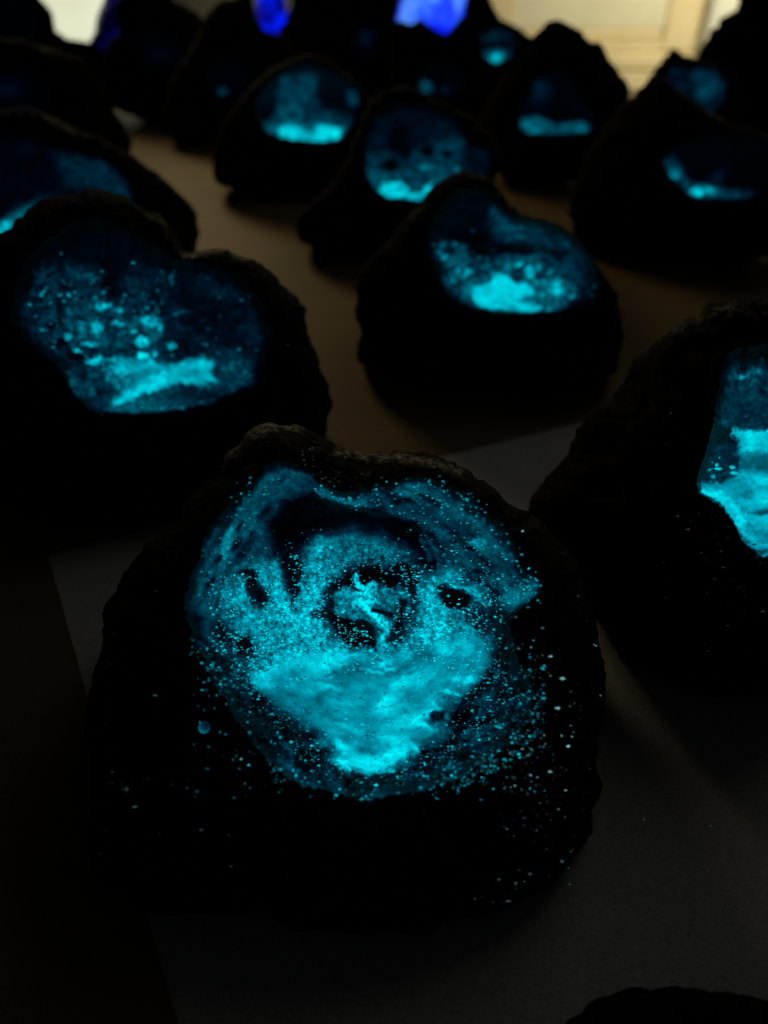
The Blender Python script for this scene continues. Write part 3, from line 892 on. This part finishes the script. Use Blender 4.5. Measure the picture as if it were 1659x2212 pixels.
rock("hollow black rock alone right of centre, oval cavity with bright cyan pool at its lip",
     [(980, 373), (950, 385), (900, 440), (850, 510), (785, 575), (765, 640), (765, 760), (800, 800), (900, 835), (1050, 850), (1200, 845), (1320, 815),
      (1345, 760), (1345, 700), (1335, 640), (1295, 585), (1265, 530), (1205, 485), (1130, 462), (1108, 448), (1078, 412), (1058, 383), (1010, 373)],
     (1050, 850), (1100, 570),
     [(985, 402), (940, 460), (922, 520), (930, 560), (945, 600), (965, 640), (1010, 665), (1080, 678), (1160, 679), (1240, 666), (1290, 642), (1300, 612),
      (1285, 580), (1290, 550), (1240, 510), (1190, 482), (1112, 470), (1078, 440), (1055, 412)],
     cops, C_POOL, 41, .026, .045, .12, 400, (150, 520),
     [('f', 0), ('l', [(880, 465), (900, 455)], 10, .16, 12), ('l', [(1105, 440), (1150, 450)], 7, .3, 10), ('l', [(1240, 668), (1290, 648)], 6, .35, 8)],
     (M_MID, M_POOL), {'glowing_grains': (1100, (930, 490, 1300, 680), [('f', .14)], (1.4, 3.4), (.26, .52), M_GRAIN)}, 9, 18)


def q6(pts):
    return [(1426.4 + x * .248, 713 + y * .248) for x, y in pts]


D_POOL = [(1500, 1045), (1560, 1045), (1605, 1010), (1585, 935), (1620, 930), (1720, 945), (1840, 980), (1840, 1100), (1760, 1210), (1640, 1200), (1590, 1140), (1545, 1090)]
dops = [('f', .33), ('e', 1600, 760, 60, 16, 0, .10, .7), ('l', [(1575, 815), (1605, 812), (1640, 800)], 5, .48, 8), ('e', 1604, 815, 9, 5, -20, .64, .6),
        ('e', 1640, 880, 90, 34, 0, .29, .8), ('p', [(1530, 925), (1590, 930), (1600, 970), (1560, 960), (1530, 945)], .05, 7),
        ('p', [(1520, 960), (1600, 960), (1620, 1040), (1500, 1045)], .26, 9, .6), ('p', D_POOL, .70, 9, .3, 14),
        ('p', [(1585, 928), (1640, 930), (1760, 945), (1760, 985), (1640, 975), (1600, 965)], .84, 8, .2, 12), ('e', 1650, 1000, 30, 16, 20, .42, .8, .3, 14), ('e', 1612, 1000, 14, 9, 60, .5, .8),
        ('l', [(1508, 1062), (1550, 1066), (1580, 1095), (1600, 1130)], 9, .86, 9), ('e', 1655, 1035, 34, 14, 0, .88, .7), ('e', 1560, 1052, 34, 7, 0, .68, .8),
        ('e', 1650, 1108, 24, 5, -4, .42, .6), ('e', 1650, 1080, 18, 16, 0, .84, .8), ('e', 1590, 1200, 50, 16, 40, .15, .6), ('l', [(1610, 1180), (1660, 1180)], 3, .75, 4),
        ('e', 1625, 1192, 34, 5, 0, .3, .6)]
for (x, y, rx, ry, l) in [(490, 1178, 12, 10, .85), (625, 1192, 18, 12, .85), (640, 1248, 34, 10, .84), (500, 1210, 44, 8, .76), (455, 1278, 18, 10, .9), (430, 1220, 12, 8, .7),
                          (450, 1162, 8, 6, .6), (512, 1118, 9, 8, .6), (435, 1040, 14, 8, .45), (740, 1775, 20, 10, .8), (790, 1820, 26, 12, .8)]:
    dops.append(('e', 1426.4 + x * .248, 713 + y * .248, rx * .248 + 1, ry * .248 + 1, 0, l, .5, .1, 3))
rock("tall hollow rock cut by the right edge, bright cyan cave beside a dark flank",
     [(1600, 645), (1520, 665), (1440, 720), (1370, 785), (1310, 865), (1262, 925), (1220, 995), (1165, 1055), (1125, 1105), (1170, 1150), (1225, 1200), (1262, 1300),
      (1310, 1390), (1400, 1455), (1490, 1500), (1600, 1505), (1760, 1480), (1900, 1300), (1950, 1000), (1850, 750), (1720, 660)],
     (1540, 1508), (1650, 1010),
     [(1568, 755), (1562, 800), (1550, 850), (1540, 920), (1522, 985), (1503, 1040), (1510, 1068), (1560, 1095), (1590, 1135), (1602, 1170), (1640, 1205), (1720, 1215),
      (1800, 1150), (1840, 1000), (1800, 850), (1740, 770), (1650, 745)],
     dops, D_POOL, 51, .040, .05, .12, 420, (160, 560),
     [('f', 0), ('l', [(1455, 718), (1500, 690), (1560, 672), (1590, 662)], 6, .35, 10), ('e', 1410, 870, 40, 14, -25, .09, .7), ('e', 1370, 900, 40, 14, -20, .05, .7)],
     (M_MID, M_POOL), {'stray_grains': (1900, (1430, 840, 1700, 1420), [('f', .03), ('p', [(1480, 1080), (1580, 1120), (1680, 1220), (1680, 1380), (1500, 1300)], .14, 20)], (1.2, 2.8), (.08, .42), M_PALE)}, 7, 20)

rock("dim hollow black rock at the left edge behind the wide rock, one bright corner",
     [(-100, 300), (-50, 250), (60, 232), (130, 262), (220, 300), (290, 340), (370, 400), (415, 450), (432, 500), (425, 560), (380, 610), (200, 650), (-50, 650), (-150, 500)],
     (200, 655), (110, 410),
     [(-70, 320), (30, 285), (150, 315), (250, 345), (285, 395), (300, 450), (220, 490), (100, 510), (20, 515), (-60, 500)],
     [('f', .10), ('p', [(120, 330), (250, 350), (285, 380), (290, 440), (200, 415), (130, 400)], .25, 16), ('e', 268, 370, 16, 12, 0, .30, .8),
      ('e', 60, 455, 60, 16, -30, .30, .8), ('e', 30, 475, 50, 12, -30, .5, .6), ('e', 5, 492, 22, 12, -30, .76, .6)],
     None, 61, .02, .035, .12, 240, (70, 260), [('f', 0), ('l', [(95, 250), (130, 268), (160, 290)], 5, .5, 6), ('e', 385, 480, 16, 26, 0, .14, .7)])

rock("dark hollow rock in the left background behind the dim teal one, no glow showing",
     [(-80, 100), (0, 80), (100, 100), (180, 130), (215, 180), (245, 240), (285, 300), (285, 350), (200, 385), (-80, 385)], (150, 388), (100, 240),
     [(-20, 160), (60, 140), (120, 170), (110, 240), (20, 250), (-30, 220)], [('f', .04), ('e', 20, 190, 30, 20, 0, .16, .8)],
     None, 62, .02, .03, .12, pale=[('f', 0), ('l', [(200, 240), (225, 280), (240, 310)], 8, .12, 10), ('l', [(90, 105), (130, 125)], 4, .2, 6)])

rock("unlit black rock in the top left corner beneath the cream lamp",
     [(-80, -80), (50, -60), (80, -15), (88, 0), (113, 29), (117, 50), (121, 66), (143, 86), (193, 90), (235, 105), (262, 165), (240, 240), (60, 266), (-80, 266)], (80, 268), (60, 90),
     [(-40, 0), (40, -20), (80, 20), (90, 70), (40, 100), (-40, 80)], [('f', .04), ('e', 95, 45, 14, 14, 0, .16, .8)], None, 63, .02, .03, .06, name='dark_rock', group='unlit black rocks')

rock("unlit black rock right of the cream lamp with deep blue light along its left side",
     [(300, -80), (262, -20), (248, 15), (250, 45), (258, 66), (232, 92), (225, 150), (240, 235), (330, 266), (420, 250), (470, 180), (480, 100), (442, 38), (400, 15), (365, -5)], (330, 268), (350, 120),
     [(300, 60), (350, 50), (400, 80), (400, 130), (340, 150), (290, 110)], [('f', .05), ('e', 345, 118, 20, 14, 0, .14, .8)], None, 64, .02, .03, .06, name='dark_rock', group='unlit black rocks')

rock("dark hollow rock left of the top centre with one faint teal spot at its lip",
     [(442, 36), (475, 5), (540, -20), (552, 40), (565, 62), (610, 75), (640, 130), (600, 200), (540, 280), (460, 312), (370, 300), (350, 250), (380, 150), (420, 90)], (440, 315), (485, 170),
     [(470, 120), (530, 130), (545, 170), (515, 195), (480, 207), (455, 185), (440, 150)], [('f', .07), ('e', 480, 198, 12, 9, 0, .36, .7, .1, 2)], None, 65, .02, .03, .10)

rock("hollow black rock at upper centre left, teal column above a bright cyan strip",
     [(655, 118), (600, 138), (550, 178), (500, 235), (470, 300), (455, 360), (462, 395), (540, 415), (640, 428), (740, 415), (790, 350), (805, 290), (795, 210), (750, 155), (700, 125)], (620, 430), (668, 240),
     [(652, 130), (595, 160), (558, 200), (545, 240), (572, 285), (600, 299), (690, 308), (737, 303), (762, 270), (782, 220), (778, 185), (725, 160), (690, 140)],
     [('f', .13), ('p', [(600, 160), (680, 155), (690, 220), (760, 262), (740, 300), (590, 300), (560, 270), (600, 240)], .34, 12), ('e', 648, 132, 12, 10, 0, .2, .8), ('e', 637, 175, 10, 8, 0, .24, .7), ('e', 765, 212, 16, 20, 0, .36, .6),
      ('e', 715, 208, 30, 26, 20, .07, .6), ('e', 575, 240, 16, 16, 0, .06, .7), ('e', 660, 280, 90, 16, 3, .5, .6), ('p', [(600, 276), (625, 270), (650, 288), (675, 286), (695, 270), (738, 280), (735, 303), (690, 308), (640, 304), (605, 296)], .86, 5, .15, 4),
      ('e', 630, 282, 20, 9, 0, .88, .7, .1, 3)],
     None, 66, .018, .035, .10)

g7 = lambda p: [(713 + x * .2646, 219.5 + y * .2646) for x, y in p]
gops = [('f', .18), ('e', 880, 250, 90, 40, 0, .15, .8), ('p', g7([(250, 400), (450, 420), (620, 440), (900, 300), (1100, 320), (1090, 560), (850, 800), (440, 800), (290, 680)]), .31, 12),
        ('p', g7([(280, 560), (1000, 540), (840, 800), (420, 800), (300, 680)]), .37, 12), ('e', 1030, 340, 36, 26, 0, .17, .6), ('e', 862, 300, 18, 34, 10, .05, .6)]
for (x, y, rx, ry, l) in [(795, 400, 52, 46, .07), (955, 430, 42, 36, .12), (490, 515, 70, 52, .05), (620, 410, 40, 70, .08), (280, 450, 34, 40, .33), (410, 455, 36, 36, .33), (790, 535, 80, 20, .50), (800, 538, 36, 14, .62), (1040, 555, 26, 20, .48)]:
    gops.append(('e', 713 + x * .2646, 219.5 + y * .2646, rx * .2646, ry * .2646, 0, l, .5, .15, 3))
gops += [('p', g7([(410, 690), (440, 660), (580, 662), (640, 700), (650, 745), (750, 745), (780, 690), (830, 660), (830, 700), (740, 815), (600, 785), (450, 785), (395, 755)]), .84, 4, .1, 4), ('e', 848, 408, 20, 9, 0, .93, .7, .1, 3)]
rock("hollow black rock at upper centre, blue cavity with three dark holes and bright cyan bottom",
     [(640, 470), (648, 520), (700, 545), (760, 555), (900, 562), (960, 545), (1060, 420), (1085, 350), (1065, 295), (1005, 245), (940, 215), (880, 185), (820, 200), (775, 260), (755, 340), (700, 420), (650, 450)], (800, 565), (905, 340),
     [(850, 222), (800, 250), (780, 320), (785, 375), (810, 415), (840, 430), (910, 436), (960, 420), (1010, 400), (1055, 380), (1070, 330), (1015, 312), (1000, 270), (960, 240), (900, 222)],
     gops, None, 67, .018, .035, .10)

rock("peaked black rock against the beige cupboard, thin teal strip along the cavity floor",
     [(1210, 36), (1180, 52), (1140, 95), (1105, 140), (1070, 190), (1040, 250), (1040, 340), (1100, 395), (1180, 405), (1260, 390), (1330, 330), (1345, 260), (1359, 200), (1350, 168), (1322, 142), (1306, 98), (1275, 86), (1240, 58)], (1180, 408), (1200, 230),
     [(1195, 140), (1150, 170), (1122, 240), (1120, 275), (1138, 290), (1270, 290), (1290, 265), (1260, 220), (1230, 160)],
     [('f', .07), ('e', 1165, 195, 24, 30, 0, .24, .8), ('p', [(1122, 255), (1160, 248), (1200, 268), (1260, 262), (1276, 282), (1270, 292), (1130, 292)], .42, 7, .2, 4), ('e', 1150, 270, 22, 14, 0, .52, .7), ('e', 1252, 276, 22, 8, 0, .46, .7), ('e', 1146, 283, 10, 5, 0, .64, .7)],
     None, 68, .018, .03, .10)

rock("broad black rock at upper right, glowing only along a hooked teal line",
     [(1422, 163), (1410, 170), (1392, 190), (1365, 208), (1328, 245), (1290, 300), (1250, 370), (1230, 450), (1240, 520), (1300, 560), (1450, 572), (1600, 565), (1750, 540), (1800, 380), (1740, 320), (1650, 290), (1560, 256), (1534, 246), (1503, 218), (1430, 168)], (1450, 575), (1540, 370),
     [(1450, 320), (1426, 345), (1438, 380), (1470, 408), (1500, 430), (1560, 434), (1625, 428), (1690, 400), (1700, 330), (1640, 285), (1540, 290)],
     [('f', .05), ('e', 1445, 348, 24, 18, 40, .26, .7), ('l', [(1442, 352), (1465, 385), (1505, 412), (1570, 420), (1620, 424)], 13, .34, 12, .2, 5), ('e', 1460, 370, 14, 18, -10, .44, .7), ('e', 1456, 379, 8, 8, 0, .62, .6),
      ('e', 1520, 410, 34, 14, 0, .5, .6), ('e', 1508, 415, 13, 9, 0, .88, .6, .1, 2), ('e', 1532, 408, 14, 8, 20, .80, .6, .1, 2), ('e', 1545, 385, 26, 14, -30, .22, .8)],
     None, 69, .024, .035, .10, pale=[('f', 0), ('l', [(1290, 320), (1330, 280), (1365, 235)], 10, .05, 14), ('l', [(1350, 420), (1400, 385)], 9, .04, 12), ('l', [(1600, 430), (1660, 410)], 6, .1, 8)])

rock("small pointed rock below the beige cupboard's right end, faint blue patch on its face",
     [(1455, 103), (1437, 124), (1402, 168), (1380, 220), (1400, 300), (1550, 320), (1620, 260), (1610, 190), (1590, 160), (1540, 138), (1478, 120)], (1480, 332), (1505, 205),
     [(1440, 142), (1480, 138), (1540, 142), (1575, 170), (1565, 225), (1530, 250), (1470, 225), (1435, 180)],
     [('f', .20), ('e', 1514, 162, 16, 14, 0, .32, .8), ('e', 1533, 185, 24, 24, 0, .33, .8), ('e', 1524, 203, 15, 13, 0, .44, .7)], None, 70, .018, .03, .09)

rock("tall unlit black rock filling the top right corner",
     [(1604, -80), (1598, 0), (1588, 22), (1560, 42), (1535, 66), (1517, 100), (1507, 140), (1530, 200), (1600, 330), (1750, 335), (1850, 100), (1780, -100)], (1660, 300), (1680, 120),
     None, None, None, 71, .05, .03, .10, name='dark_rock', group='unlit black rocks')

rock("small hollow black rock beneath the cupboard, one bright teal spot under a ring",
     [(1040, -50), (1056, -10), (1064, 15), (1082, 42), (1112, 56), (1147, 78), (1160, 120), (1150, 180), (1110, 246), (990, 250), (975, 150), (995, 60), (1010, 0), (1015, -40)], (1060, 256), (1068, 110),
     [(1030, 72), (1068, 58), (1110, 68), (1118, 95), (1105, 122), (1072, 138), (1036, 118), (1028, 95)],
     [('f', .16), ('e', 1070, 78, 34, 12, 0, .24, .7), ('e', 1066, 96, 24, 8, 0, .08, .7), ('e', 1070, 122, 36, 16, 0, .38, .6), ('e', 1072, 125, 13, 10, 0, .78, .6, .05, 2)], None, 72, .015, .03, .08)

rock("small hollow rock below the bright blue crystal, two faint teal spots at its lip",
     [(842, 50), (862, 46), (884, 53), (906, 42), (930, 60), (962, 77), (984, 56), (1000, 28), (1030, 60), (1055, 150), (1040, 220), (960, 262), (900, 255), (850, 200), (836, 110)], (940, 265), (945, 160),
     [(930, 130), (905, 160), (898, 180), (915, 204), (950, 210), (995, 208), (1010, 180), (980, 140)],
     [('f', .06), ('e', 920, 188, 16, 13, 45, .42, .7, .1, 2), ('e', 962, 194, 14, 10, 0, .22, .8)], None, 73, .015, .03, .08)

rock("black rock between the two blue crystals, one barely visible teal smudge",
     [(640, -60), (632, 10), (612, 50), (600, 66), (640, 130), (700, 170), (800, 215), (850, 200), (862, 100), (850, 48), (858, 20), (850, -50)], (790, 232), (770, 90),
     [(770, 50), (820, 60), (825, 110), (790, 130), (755, 100)], [('f', .05), ('e', 790, 82, 18, 18, 0, .20, .8)], None, 74, .015, .03, .08)

rock("black rock at the bottom right corner nearest the camera, only its rounded back in view",
     [(1185, 2260), (1250, 2190), (1340, 2148), (1450, 2136), (1560, 2142), (1680, 2165), (1780, 2260), (1780, 2420), (1600, 2500), (1350, 2480), (1200, 2380)], (1480, 2505), (1480, 2320),
     None, None, None, 75, .014, .03, .04, name='dark_rock', group='unlit black rocks')

# ---- blue lit crystals behind the rocks ------------------------------------------------
GB = "blue lit crystals behind the rocks"
rock("bright blue lit crystal at the top centre above a jagged black rock",
     [(900, -80), (866, 0), (860, 30), (848, 60), (870, 110), (930, 160), (1000, 100), (1010, 30), (1005, -20), (980, -90)], (930, 196), (930, 30), None, None, None, 81, .03, .03, .04, name='blue_crystal', group=GB, mat=M_BLUE)
rock("slim blue lit crystal left of the top centre, bright streak down a darker body",
     [(560, -80), (556, 0), (546, 40), (540, 70), (560, 140), (620, 140), (630, 60), (618, 0), (610, -80)], (585, 196), (580, 30), None, None, None, 82, .02, .03, .04, name='blue_crystal', group=GB, mat=M_BLUE2)
rock("dim deep blue crystal just right of the cream lamp",
     [(245, -80), (228, -10), (208, 38), (206, 70), (190, 92), (200, 150), (260, 150), (300, 20), (300, -80)], (240, 250), (250, 20), None, None, None, 83, .02, .03, .04, name='blue_crystal', group=GB, mat=M_BLUE3)

# ------------------------------------------------------------------ table, paper, room
def prism(name, quad, z0, z1, mat, parent=None, bevel=.0):
    bm = bmesh.new()
    b = [bm.verts.new((x, y, z0)) for x, y in quad]
    t = [bm.verts.new((x, y, z1)) for x, y in quad]
    bm.faces.new(t)
    bm.faces.new(b[::-1])
    n = len(quad)
    for i in range(n):
        bm.faces.new((b[i], b[(i + 1) % n], t[(i + 1) % n], t[i]))
    bmesh.ops.recalc_face_normals(bm, faces=bm.faces)
    if bevel:
        bmesh.ops.bevel(bm, geom=list(bm.edges), offset=bevel, segments=2, affect='EDGES')
    me = bpy.data.meshes.new(name)
    bm.to_mesh(me)
    bm.free()
    me.materials.append(mat)
    o = bpy.data.objects.new(name, me)
    C.objects.link(o)
    if parent:
        o.parent = parent
        o.location = -parent.location
    return o


TABLE = empty('wooden_table', (0, .6, -.75), "dark brown wooden table under all the rocks, reaching back towards the beige cupboard", 'table')
prism('table_top', [(-1.1, -.5), (1.5, -.5), (1.5, 1.60), (-1.1, 1.60)], -.035, 0, M_TABLE, TABLE, .004)
for lx, ly in ((-1.0, -.4), (1.4, -.4), (1.4, 1.5), (-1.0, 1.5)):
    prism('table_leg', [(lx - .03, ly - .03), (lx + .03, ly - .03), (lx + .03, ly + .03), (lx - .03, ly + .03)], -.75, -.036, M_TABLE, TABLE)

# paper sheet: corners read from the photograph
c0, c1, c2 = on_ground(np.array([104., 1340., 420.]), np.array([1200., 893., 2340.]))
u = c1 - c0
w = c2 - c0
N = 60
gu, gv = np.meshgrid(np.linspace(0, 1, N), np.linspace(0, 1, N))
P = c0 + gu[..., None] * u * 1.04 + gv[..., None] * w * 1.45
xx, yy = P[..., 0], P[..., 1]
edge = np.minimum(np.minimum(gu, 1 - gu), np.minimum(gv, 1 - gv))
P[..., 2] = .0006
P = P.reshape(-1, 3)
# two skins make the sheet 0.3 mm thick
i = (np.arange(N - 1)[:, None] * N + np.arange(N - 1)[None])
F = np.stack([i, i + N, i + N + 1, i + 1], -1).reshape(-1, 4)
bot = P.copy()
bot[:, 2] -= .0003
sheet = mesh('paper_sheet', np.vstack([P, bot]), [F[:, ::-1], F + N * N], M_PAPER, None, None, True, c0)
sheet.location = c0
sheet['label'] = "large white paper sheet lying on the table under the front rock"
sheet['category'] = 'paper'
r = np.random.default_rng(5)
dx, dy = np.append(r.uniform(1330, 1650, 34), [1391, 1535, 1230, 1228]), np.append(r.uniform(1560, 2100, 34), [1770, 1784, 1910, 1875])
D = on_ground(dx, dy, .0012)
oct_ = np.array([(1, 0, 0), (-1, 0, 0), (0, 1, 0), (0, -1, 0), (0, 0, 1), (0, 0, -1)], float)
V = oct_[None] * r.uniform(.5, 1.3, (len(D), 6, 1)) * r.uniform(.0002, .0005, (len(D), 1, 1)) + D[:, None]
f = np.array([(0, 2, 4), (2, 1, 4), (1, 3, 4), (3, 0, 4), (2, 0, 5), (1, 2, 5), (3, 1, 5), (0, 3, 5)])
dust = mesh('dust_specks', V.reshape(-1, 3), (np.arange(len(D))[:, None, None] * 6 + f[None]).reshape(-1, 3), M_PALE, None, {'glow': np.repeat(np.append(r.uniform(0, .3, 34), [.5, .5, .5, .5]), 6)})
dust['kind'] = 'stuff'
dust['label'] = "tiny pale dust specks scattered on the paper right of the front rock"
dust['category'] = 'dust'

fl = prism('floor', [(-4, -3), (5, -3), (5, 4), (-4, 4)], -.79, -.751, M_FLOOR)
fl['kind'] = 'structure'
wl = prism('wall', [(-4, 3.0), (5, 3.0), (5, 3.1), (-4, 3.1)], -.75, 2.6, M_DARKWALL)
wl['kind'] = 'structure'

# beige cupboard with a framed door, seen over the far edge of the table
Y0 = 2.42


def X(px, py=60):
    return at_y(px, py, Y0)[0]


def Z(py, px=1300):
    return at_y(px, py, Y0)[2]


x0, x1 = X(1000), X(1515)
cup = empty('beige_cupboard', ((x0 + x1) / 2, Y0 + .2, -.75), "warmly lit beige cupboard with a paler panel, behind the rocks at upper right", 'cupboard')


def slab(name, xa, xb, za, zb, ya, yb, mat, parent, bv=.004):
    return prism(name, [(xa, ya), (xb, ya), (xb, yb), (xa, yb)], za, zb, mat, parent, bv)


slab('cupboard_body', x0, x1, -.748, 1.0, Y0 + .03, Y0 + .45, M_CUP, cup)
pl, pr, pb = X(1108), X(1438), Z(64)
slab('door_panel', pl + .001, pr - .001, pb + .001, .9, Y0 + .009, Y0 + .0295, M_PANEL, cup, .001)
slab('door_stile', x0 + .002, pl, Z(112), .96, Y0, Y0 + .0292, M_CUP, cup)
slab('door_stile', pr, x1 - .002, Z(112), .96, Y0, Y0 + .0292, M_CUP, cup)
slab('door_rail', pl + .0005, pr - .0005, Z(88), pb, Y0 + .006, Y0 + .0292, M_CUP, cup, .005)
slab('door_rail', pl + .0005, pr - .0005, Z(112), Z(89), Y0 + .002, Y0 + .0292, M_CUP, cup, .002)
slab('drawer_front', x0 + .002, x1 - .002, Z(150), Z(114), Y0 - .004, Y0 + .0292, M_CUP, cup, .004)
slab('drawer_front', x0 + .002, x1 - .002, Z(215), Z(152), Y0 - .004, Y0 + .0292, M_CUP, cup, .004)

# pale post at the right end of the cupboard
xp0, xp1 = X(1517), X(1640)
post = prism('door_post', [(xp0, Y0 - .05), (xp1, Y0 - .05), (xp1, Y0 + .4), (xp0, Y0 + .4)], -.748, 2.2, M_POST, None, .006)
post['label'] = "whitish door post at the right end of the beige cupboard, beside the top right rock"
post['category'] = 'door post'

# cream lamp at top left
lp = at_y(165, 60, 1.51)
lamp = empty('table_lamp', (lp[0], 1.51, 0.0), "bright cream glowing lamp in the gap between two black rocks at the top left", 'lamp')
prof = [(.0, .035), (.05, .037), (.072, .06), (.080, .10), (.086, .14), (.086, .165), (.07, .185), (.04, .198), (0, .202)]
AN = 48
Vl = np.array([(r_ * math.cos(2 * math.pi * k / AN), r_ * math.sin(2 * math.pi * k / AN), z_) for r_, z_ in prof for k in range(AN)])
i = np.arange(len(prof) - 1)[:, None] * AN + np.arange(AN)[None]
j = np.arange(len(prof) - 1)[:, None] * AN + (np.arange(AN)[None] + 1) % AN
mesh('lamp_glass', Vl, np.stack([i, j, j + AN, i + AN], -1).reshape(-1, 4), M_LAMP, lamp)
prof = [(0, .001), (.06, .001), (.06, .012), (.02, .02), (.015, .036), (0, .036)]
Vl = np.array([(r_ * math.cos(2 * math.pi * k / AN), r_ * math.sin(2 * math.pi * k / AN), z_) for r_, z_ in prof for k in range(AN)])
i = np.arange(len(prof) - 1)[:, None] * AN + np.arange(AN)[None]
j = np.arange(len(prof) - 1)[:, None] * AN + (np.arange(AN)[None] + 1) % AN
mesh('lamp_foot', Vl, np.stack([i, j, j + AN, i + AN], -1).reshape(-1, 4), M_LAMPFOOT, lamp)
